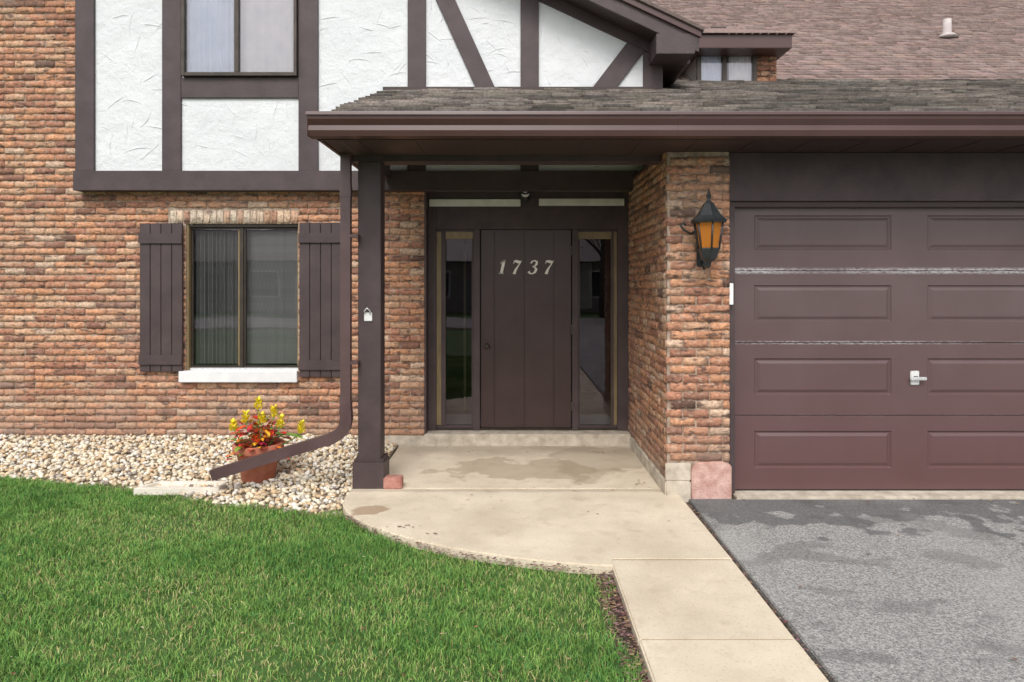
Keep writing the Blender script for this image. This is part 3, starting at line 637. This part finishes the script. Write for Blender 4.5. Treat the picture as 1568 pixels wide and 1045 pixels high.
VV=np.stack([X,Yy,Zz],2).reshape(-1,3); FF=(IF[None]+(np.arange(n)*len(IV))[:,None,None]).reshape(-1,3)
pal=np.array([(.80,.71,.55),(.70,.57,.38),(.82,.78,.70),(.55,.42,.28),(.45,.41,.36),(.64,.46,.28),(.26,.21,.17),(.76,.68,.54)])
pc=pal[rng.choice(8,n,p=[.24,.17,.18,.1,.07,.08,.03,.13])]*rng.uniform(.85,1.12,(n,1))
mesh_np('pebbles',VV,[FF],m_peb,bed,np.repeat(pc,len(IV),0),smooth=False)

# concrete
front=[(-1.275,5.452),(-1.285,5.25),(-1.26,5.08),(-1.20,4.93),(-1.10,4.79),(-.98,4.66),(-.80,4.50),(-.60,4.365),(-.38,4.245),(-.17,4.16),(.05,4.085),(.27,4.025),(.45,3.99),(.60,3.975),(.60,4.075),(1.315,4.075),(1.30,5.30),(1.192,5.30),(1.192,5.452)]
walk=empty('concrete_walkway')
prism('apron_slab',front,-.16,0,m_conc,walk,.008,axis='Z')
prism('porch_slab',[(-1.14,5.462),(1.19,5.462),(1.19,6.868),(-1.14,6.868)],-.16,0,m_conc,walk,.008,axis='Z')
yy=4.065; jn=0
while yy>-9:
    prism('path_slab',[(.585,yy),(1.315,yy),(1.315,yy-.90),(.585,yy-.90)],-.16,.0+random.uniform(-.004,.003),m_conc,walk,.009,axis='Z')
    box('joint_dirt',.60,1.30,yy+.001,yy+.0095,-.1,-.007,m_soil,walk,0); yy-=.911
box('joint_dirt',-1.1,1.18,5.453,5.461,-.1,-.007,m_soil,walk,0)
prism('driveway',[(1.352,-10),(7.9,-10),(7.9,5.25),(1.72,5.25),(1.70,5.265),(1.36,5.262)],-.14,-.022,m_asph,None,.006,axis='Z')
mesh_np('soil',[(.46,-9,GZ+.006),(1.38,-9,GZ+.006),(1.38,5.32,GZ+.006),(.46,5.32,GZ+.006)],[np.array([(0,1,2,3)])],m_soil)
box('street',-60,60,-18,-10.15,-.14,-.03,m_asph,None,0)
box('kerb',-60,1.2,-10.14,-9.98,-.14,.04,m_conc2,None,.01); box('kerb',8.1,60,-10.14,-9.98,-.14,.04,m_conc2,None,.01)

# ---- grass
fxs=[p[0] for p in front[2:14]]; fys=[p[1] for p in front[2:14]]
def lawn_ok(x,y):
    lim=np.where(x<-1.29,Yb(x)+.02,np.interp(x,fxs,fys)-.012)
    edge=.53+.03*np.sin(y*7)+.02*np.sin(y*17)
    return (y<lim)&(x<np.where(y<3.97,edge,.62))
def blades(name,x0,x1,y0,y1,n,hl,hw,parent=None):
    x=rng.uniform(x0,x1,n); y=rng.uniform(y0,y1,n)
    k=lawn_ok(x,y); x=x[k];y=y[k];n=len(x)
    def pat(x,y): return np.sin(x*1.7+1.3*np.sin(y*2.1))*np.cos(y*2.3+x*.7)+.6*np.sin(x*4.1+y*3.3+2)*np.sin(y*5.2-x*2.2)+.5*np.sin(x*11+3*y+2*np.sin(y*4))*np.sin(y*13-2*x)+.35*np.sin(x*27+5*y)*np.sin(y*31-7*x+np.sin(x*9))
    pn=pat(x,y)
    dens=np.clip(.78+.30*pn,.28,1); k=rng.random(n)<dens; x,y,pn=x[k],y[k],pn[k]; n=len(x)
    h=hl*rng.uniform(.5,1.35,n)*(1+.25*pn); w=hw*rng.uniform(.6,1.3,n)
    a=rng.uniform(0,2*math.pi,n); lean=np.abs(rng.normal(.6,.4,n)); la=rng.uniform(0,2*math.pi,n)+.3*np.sin(x*2)
    dx,dy_=np.cos(a)*w/2,np.sin(a)*w/2; lx_,ly_=np.cos(la)*lean*h,np.sin(la)*lean*h
    z0=np.full(n,GZ+.0)
    v=np.empty((n,5,3))
    v[:,0]=np.stack([x-dx,y-dy_,z0],1); v[:,1]=np.stack([x+dx,y+dy_,z0],1)
    mx,my,mz=x+lx_*.35,y+ly_*.35,z0+h*.6
    v[:,2]=np.stack([mx-dx*.8,my-dy_*.8,mz],1); v[:,3]=np.stack([mx+dx*.8,my+dy_*.8,mz],1)
    v[:,4]=np.stack([x+lx_,y+ly_,z0+h*np.clip(1-.25*lean,.4,1)],1)
    i=np.arange(n)*5
    q=np.stack([i,i+1,i+3,i+2],1); t=np.stack([i+2,i+3,i+4],1)
    g1=np.array([.145,.33,.062]); g2=np.array([.31,.46,.115]); g3=np.array([.60,.52,.24]); g4=np.array([.075,.23,.06])
    r=np.clip(rng.random(n)*.9+.20*(-pn),0,1)[:,None]; c=g1*(1-r)+g2*r
    m=(rng.random(n)<.22+.06*pn)[:,None]; c=np.where(m,g4,c)
    yel=(rng.random(n)<np.clip(.09+.15*(-pn),.03,.42))[:,None]; c=np.where(yel,g3*rng.uniform(.5,1.1,(n,1)),c)
    c=c*(1-.10*pn[:,None])
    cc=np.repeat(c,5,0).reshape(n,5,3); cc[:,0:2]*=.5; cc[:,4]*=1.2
    return mesh_np(name,v.reshape(-1,3),[q,t],m_grass,parent,cc.reshape(-1,3))
lawn=blades('lawn',-4.8,.62,2.3,6.1,340000,.040,.0034)
blades('lawn_outer_left',-9,-4.8,1.0,6.1,50000,.055,.006,lawn)
blades('lawn_outer_front',-4.8,.62,-1.5,2.3,45000,.055,.008,lawn)

# ---- leaf litter / mulch
def litter(name,pts,s0,s1,pal_,mat=m_leafc,parent=None):
    V=[];Q=[];C=[];b0=0
    for (x,y,z) in pts:
        s=random.uniform(s0,s1); a=random.uniform(0,6.28); n_=6
        rr=[s*random.uniform(.45,1) for _ in range(n_)]
        c=np.array(random.choice(pal_))*random.uniform(.7,1.2); tx,ty=random.uniform(-.4,.4),random.uniform(-.4,.4)
        for k in range(n_):
            ux,uy=rr[k]*math.cos(a+k*6.283/n_)*1.0,rr[k]*.6*math.sin(a+k*6.283/n_); V.append((x+ux,y+uy,z+.006+abs(ux*tx+uy*ty))); C.append(c)
        Q.append([b0+k for k in range(n_)]); b0+=n_
    return mesh_np(name,V,[np.array(Q)],mat,parent,np.array(C))
pm=[(.22,.10,.09),(.34,.20,.18),(.14,.08,.07),(.40,.27,.15),(.30,.17,.19)]
pts=[(random.uniform(.48,.583),random.uniform(1.2,3.95),GZ+.005+random.uniform(0,.03)) for _ in range(1400)]
for _ in range(450):
    i=random.randrange(3,12); t=random.random(); x=front[i][0]*(1-t)+front[i+1][0]*t; y=front[i][1]*(1-t)+front[i+1][1]*t
    pts.append((x+random.uniform(-.03,.02),y-random.uniform(.01,.06),GZ+.015+random.uniform(0,.035)))
for _ in range(300): pts.append((random.uniform(1.318,1.35),random.uniform(1.5,5.2),GZ+.02+random.uniform(0,.01)))
for _ in range(120): 
    x=random.uniform(-4,-1.4); pts.append((x,float(Yb(x))+random.uniform(-.12,.07),-.02))
litter('mulch_debris',pts,.005,.017,pm)
pts=[]
for cx,cy,n_,sp in ((-.53,4.44,16,.04),(-.72,4.58,8,.06),(.88,6.6,14,.08),(.3,5.46,10,.25),(-.6,6.75,10,.3),(1.1,5.6,8,.08),(0,5.2,14,.8),(.8,3.9,5,.2),(.1,6.78,16,.5)):
    for _ in range(n_): pts.append((cx+random.gauss(0,sp),cy+random.gauss(0,sp*.4),.0))
pts=[p for p in pts if -1.05<p[0]<1.15 and 4.45<p[1]<6.84]
for _ in range(110): pts.append((random.uniform(1.7,6),5.20+random.gauss(0,.05),-.02))
for _ in range(30): pts.append((random.uniform(1.5,6),random.uniform(3,5.1),-.02))
litter('fallen_leaves',pts,.006,.020,[(.16,.09,.05),(.28,.14,.07),(.10,.05,.035),(.3,.2,.1)])
pts=[]
for _ in range(420):
    x=random.uniform(-4.2,.5); y=random.uniform(2.5,5.6)
    if lawn_ok(np.array([x]),np.array([y]))[0]: pts.append((x,y,-.032))
litter('lawn_leaves',pts,.005,.014,[(.40,.16,.11),(.5,.34,.2),(.25,.09,.07),(.6,.5,.35)],parent=lawn)

# ================================================================= FLOWER POT
pot=empty('flower_pot')
pxc,pyc=WX(396,5.72),5.72; pz0=-.005
lathe('terracotta_pot',[(.02,0),(.125,0),(.132,.01),(.172,.235),(.20,.24),(.205,.25),(.205,.305),(.198,.312),(.182,.31),(.175,.27),(.02,.265)],(pxc,pyc,pz0),m_terra,pot,40)
lathe('potting_soil',[(.02,.272),(.176,.272),(.176,.268),(.02,.266)],(pxc,pyc,pz0),m_soil,pot,24)
V=[];Q=[];C=[];b0=0
def leaf(p,d,up,L_,W_,c,droop=.35):
    global b0
    d=Vector(d).normalized(); s=d.cross(Vector(up)).normalized(); u=s.cross(d)
    for t,w in [(0,.05),(.25,.8),(.55,1),(.8,.55),(1,.03)]:
        ctr=Vector(p)+d*L_*t-Vector((0,0,1))*L_*droop*t*t
        V.append(tuple(ctr-s*W_*w/2+u*.15*W_*w)); V.append(tuple(ctr)); V.append(tuple(ctr+s*W_*w/2+u*.15*W_*w))
        e=np.array(c); C.append(e*.8);C.append(e*1.25);C.append(e*.8)
    for k in range(4):
        a=b0+k*3; Q.append((a,a+1,a+4,a+3)); Q.append((a+1,a+2,a+5,a+4))
    b0+=15
cp=[(.62,.04,.02),(.72,.09,.02),(.82,.22,.02),(.85,.42,.03),(.60,.05,.03),(.16,.28,.03),(.42,.02,.06),(.20,.32,.04)]
for _ in range(230):
    a=random.uniform(0,6.283); r=random.uniform(0,.22); h=random.uniform(.30,.52)-r*.5
    p=(pxc+r*math.cos(a),pyc+r*math.sin(a),pz0+h); el_=random.uniform(0,1.1)
    leaf(p,(math.cos(a),math.sin(a),el_),(0,0,1),random.uniform(.06,.10),random.uniform(.035,.06),random.choice(cp))
for _ in range(5): 
    a=random.uniform(-.7,.5); leaf((pxc+.12,pyc-.03,pz0+.36),(1,math.sin(a)*.5,.35),(0,0,1),random.uniform(.22,.32),.045,(.18,.32,.04))
mesh_np('foliage',V,[np.array(Q)],m_leafc,pot,np.array(C),smooth=True)
V=[];Q=[];C=[];b0=0
sp_=((.0,.0,.68),(.12,.02,.61),(-.10,-.02,.57),(.20,-.04,.54),(.37,-.03,.49),(-.21,.0,.50),(.05,-.06,.57))
for (ox,oy,hh) in sp_:
    for _ in range(50):
        t=random.random(); r=.024*(1-t*.7); a=random.uniform(0,6.283)
        leaf((pxc+ox+r*math.cos(a),pyc+oy+r*math.sin(a),pz0+hh-.10+.09*t),(math.cos(a),math.sin(a),1.2),(0,0,1),random.uniform(.028,.042),.02,random.choice([(.90,.74,.02),(.92,.82,.05),(.88,.66,.02)]),0)
mesh_np('yellow_flower_spikes',V,[np.array(Q)],m_leafc,pot,np.array(C))
m_stem=M('stem_green',(.1,.2,.04))
for (ox,oy,hh) in sp_: tube('stem',[(pxc+ox*.4,pyc+oy,pz0+.27),(pxc+ox*.8,pyc+oy,pz0+.27+(hh-.37)*.6),(pxc+ox,pyc+oy,pz0+hh-.08)],.005,m_stem,pot,6)

def spl(name):
    bm=bmesh.new()
    x0,x1=WX(205,5.42),WX(345,5.55); y0,y1=5.38,5.62
    out=[(x0,y0+.03),(x1,y0+.05),(x1,y1),(x0+.1,y1)]
    b_=[bm.verts.new((x,y,-.045)) for x,y in out]; t=[bm.verts.new((x,y,.014)) for x,y in out]
    ins=[(x0+.05,y0+.07),(x1-.03,y0+.085),(x1-.03,y1-.035),(x0+.12,y1-.035)]
    i1=[bm.verts.new((x,y,.012)) for x,y in ins]; i2=[bm.verts.new((x,y,-.012)) for x,y in ins]
    for k in range(4):
        j=(k+1)%4; bm.faces.new((b_[k],b_[j],t[j],t[k])); bm.faces.new((t[k],t[j],i1[j],i1[k])); bm.faces.new((i1[k],i1[j],i2[j],i2[k]))
    bm.faces.new(i2); bm.faces.new(b_[::-1])
    return bm_obj(name,bm,M('splash_concrete',(.66,.60,.50),(.78,.73,.65),scale=12,rough=.9,bump=.5),None,.004)
spl('splash_block')
box('loose_brick',WX(588,5.46),WX(616,5.46),5.43,5.53,.0,.092,M('loose_red_brick',(.34,.13,.10),(.50,.26,.21),scale=14,rough=.9,bump=.8),None,.008)

# ================================================================= NEIGHBOURS + TREES (seen in reflections)
def neighbour(x0,x1):
    nb=empty('neighbour_house')
    box('walls',x0,x1,-32,-24,-.1,2.9,m_siding,nb,0)
    prism('roof',[(-23.4,2.8),(-28,4.9),(-32.6,2.8)],x0-.6,x1+.6,m_soff,nb,0,axis='X')
    for x in (x0+2,x0+5.5,x0+11.5): box('window',x,x+1.5,-23.99,-23.95,.9,2.2,m_black,nb,0); box('window_trim',x-.1,x+1.6,-23.995,-23.97,.8,2.3,m_white,nb,0)
    box('door',x0+9,x0+10,-23.99,-23.94,0,2.1,m_door,nb,0); box('garage_door',x1-3,x1-.5,-23.99,-23.94,0,2.1,m_white,nb,0)
neighbour(-7,9); neighbour(-26,-9)  # second house unseen, added and sized to block sky in left window's reflection
def tree(x,y,h,seed):
    rg=np.random.default_rng(seed); random.seed(seed); t=empty('shade_tree')
    tube('trunk',[(x,y,-.1),(x+.05,y,h*.25),(x-.05,y+.1,h*.5),(x+.1,y,h*.8)],0,m_bark,t,10,radii=[.24,.18,.13,.04])
    V=[];Q=[];C=[];b=0
    for i in range(16):
        a=rg.uniform(0,6.28); z0=h*rg.uniform(.28,.65); r=h*rg.uniform(.18,.36); z1=z0+h*rg.uniform(.1,.3)
        e=(x+r*math.cos(a),y+r*math.sin(a),z1)
        tube('limb',[(x,y,z0),(x+r*.5*math.cos(a),y+r*.5*math.sin(a),(z0+z1)/2+.2),e],0,m_bark,t,6,radii=[.08,.05,.015])
        for _ in range(420):
            p=np.array(e)+rg.normal(0,h*.075,3); s=rg.uniform(.05,.10); d1=rg.normal(0,1,3); d1/=np.linalg.norm(d1); d2=np.cross(d1,rg.normal(0,1,3)); d2/=np.linalg.norm(d2)
            V+=[p-d1*s,p+d2*s*.6,p+d1*s,p-d2*s*.6]; Q.append((b,b+1,b+2,b+3)); b+=4
            C+=[np.array((.05,.11,.025))*rg.uniform(.6,1.6)]*4
    mesh_np('crown',V,[np.array(Q)],m_leafg,t,np.array(C))
tree(4.5,-19.5,9,2); tree(-21,-20,9,5)

# ================================================================= LIGHT, WORLD, CAMERA
w=bpy.data.worlds.new('World'); scene.world=w; w.use_nodes=True; N=w.node_tree.nodes; L=w.node_tree.links
bg=N['Background']; sky=N.new('ShaderNodeTexSky'); sky.sky_type='NISHITA'; sky.sun_disc=False; sky.sun_elevation=R(48); sky.sun_rotation=R(188); sky.air_density=1.0; sky.dust_density=3.0
hs=N.new('ShaderNodeHueSaturation'); hs.inputs['Saturation'].default_value=.20; hs.inputs['Value'].default_value=1.42
L.new(sky.outputs[0],hs.inputs['Color']); L.new(hs.outputs[0],bg.inputs['Color']); bg.inputs['Strength'].default_value=.15
sd=bpy.data.lights.new('sun','SUN'); sd.energy=1.5; sd.angle=R(22); sd.color=(1,.95,.89)
so=bpy.data.objects.new('sun',sd); so.rotation_euler=(R(42),0,R(-8)); so.location=(0,-5,10); link(so)
cd=bpy.data.cameras.new('camera'); cd.lens=24; cd.sensor_width=36; cd.shift_y=-90.5/1568; cd.clip_end=1000; cd.clip_start=.05
co=bpy.data.objects.new('camera',cd); co.location=(0,0,EYE); co.rotation_euler=(R(90),0,0); link(co); scene.camera=co
scene.view_settings.view_transform='Standard'; scene.view_settings.look='None'; scene.view_settings.exposure=0
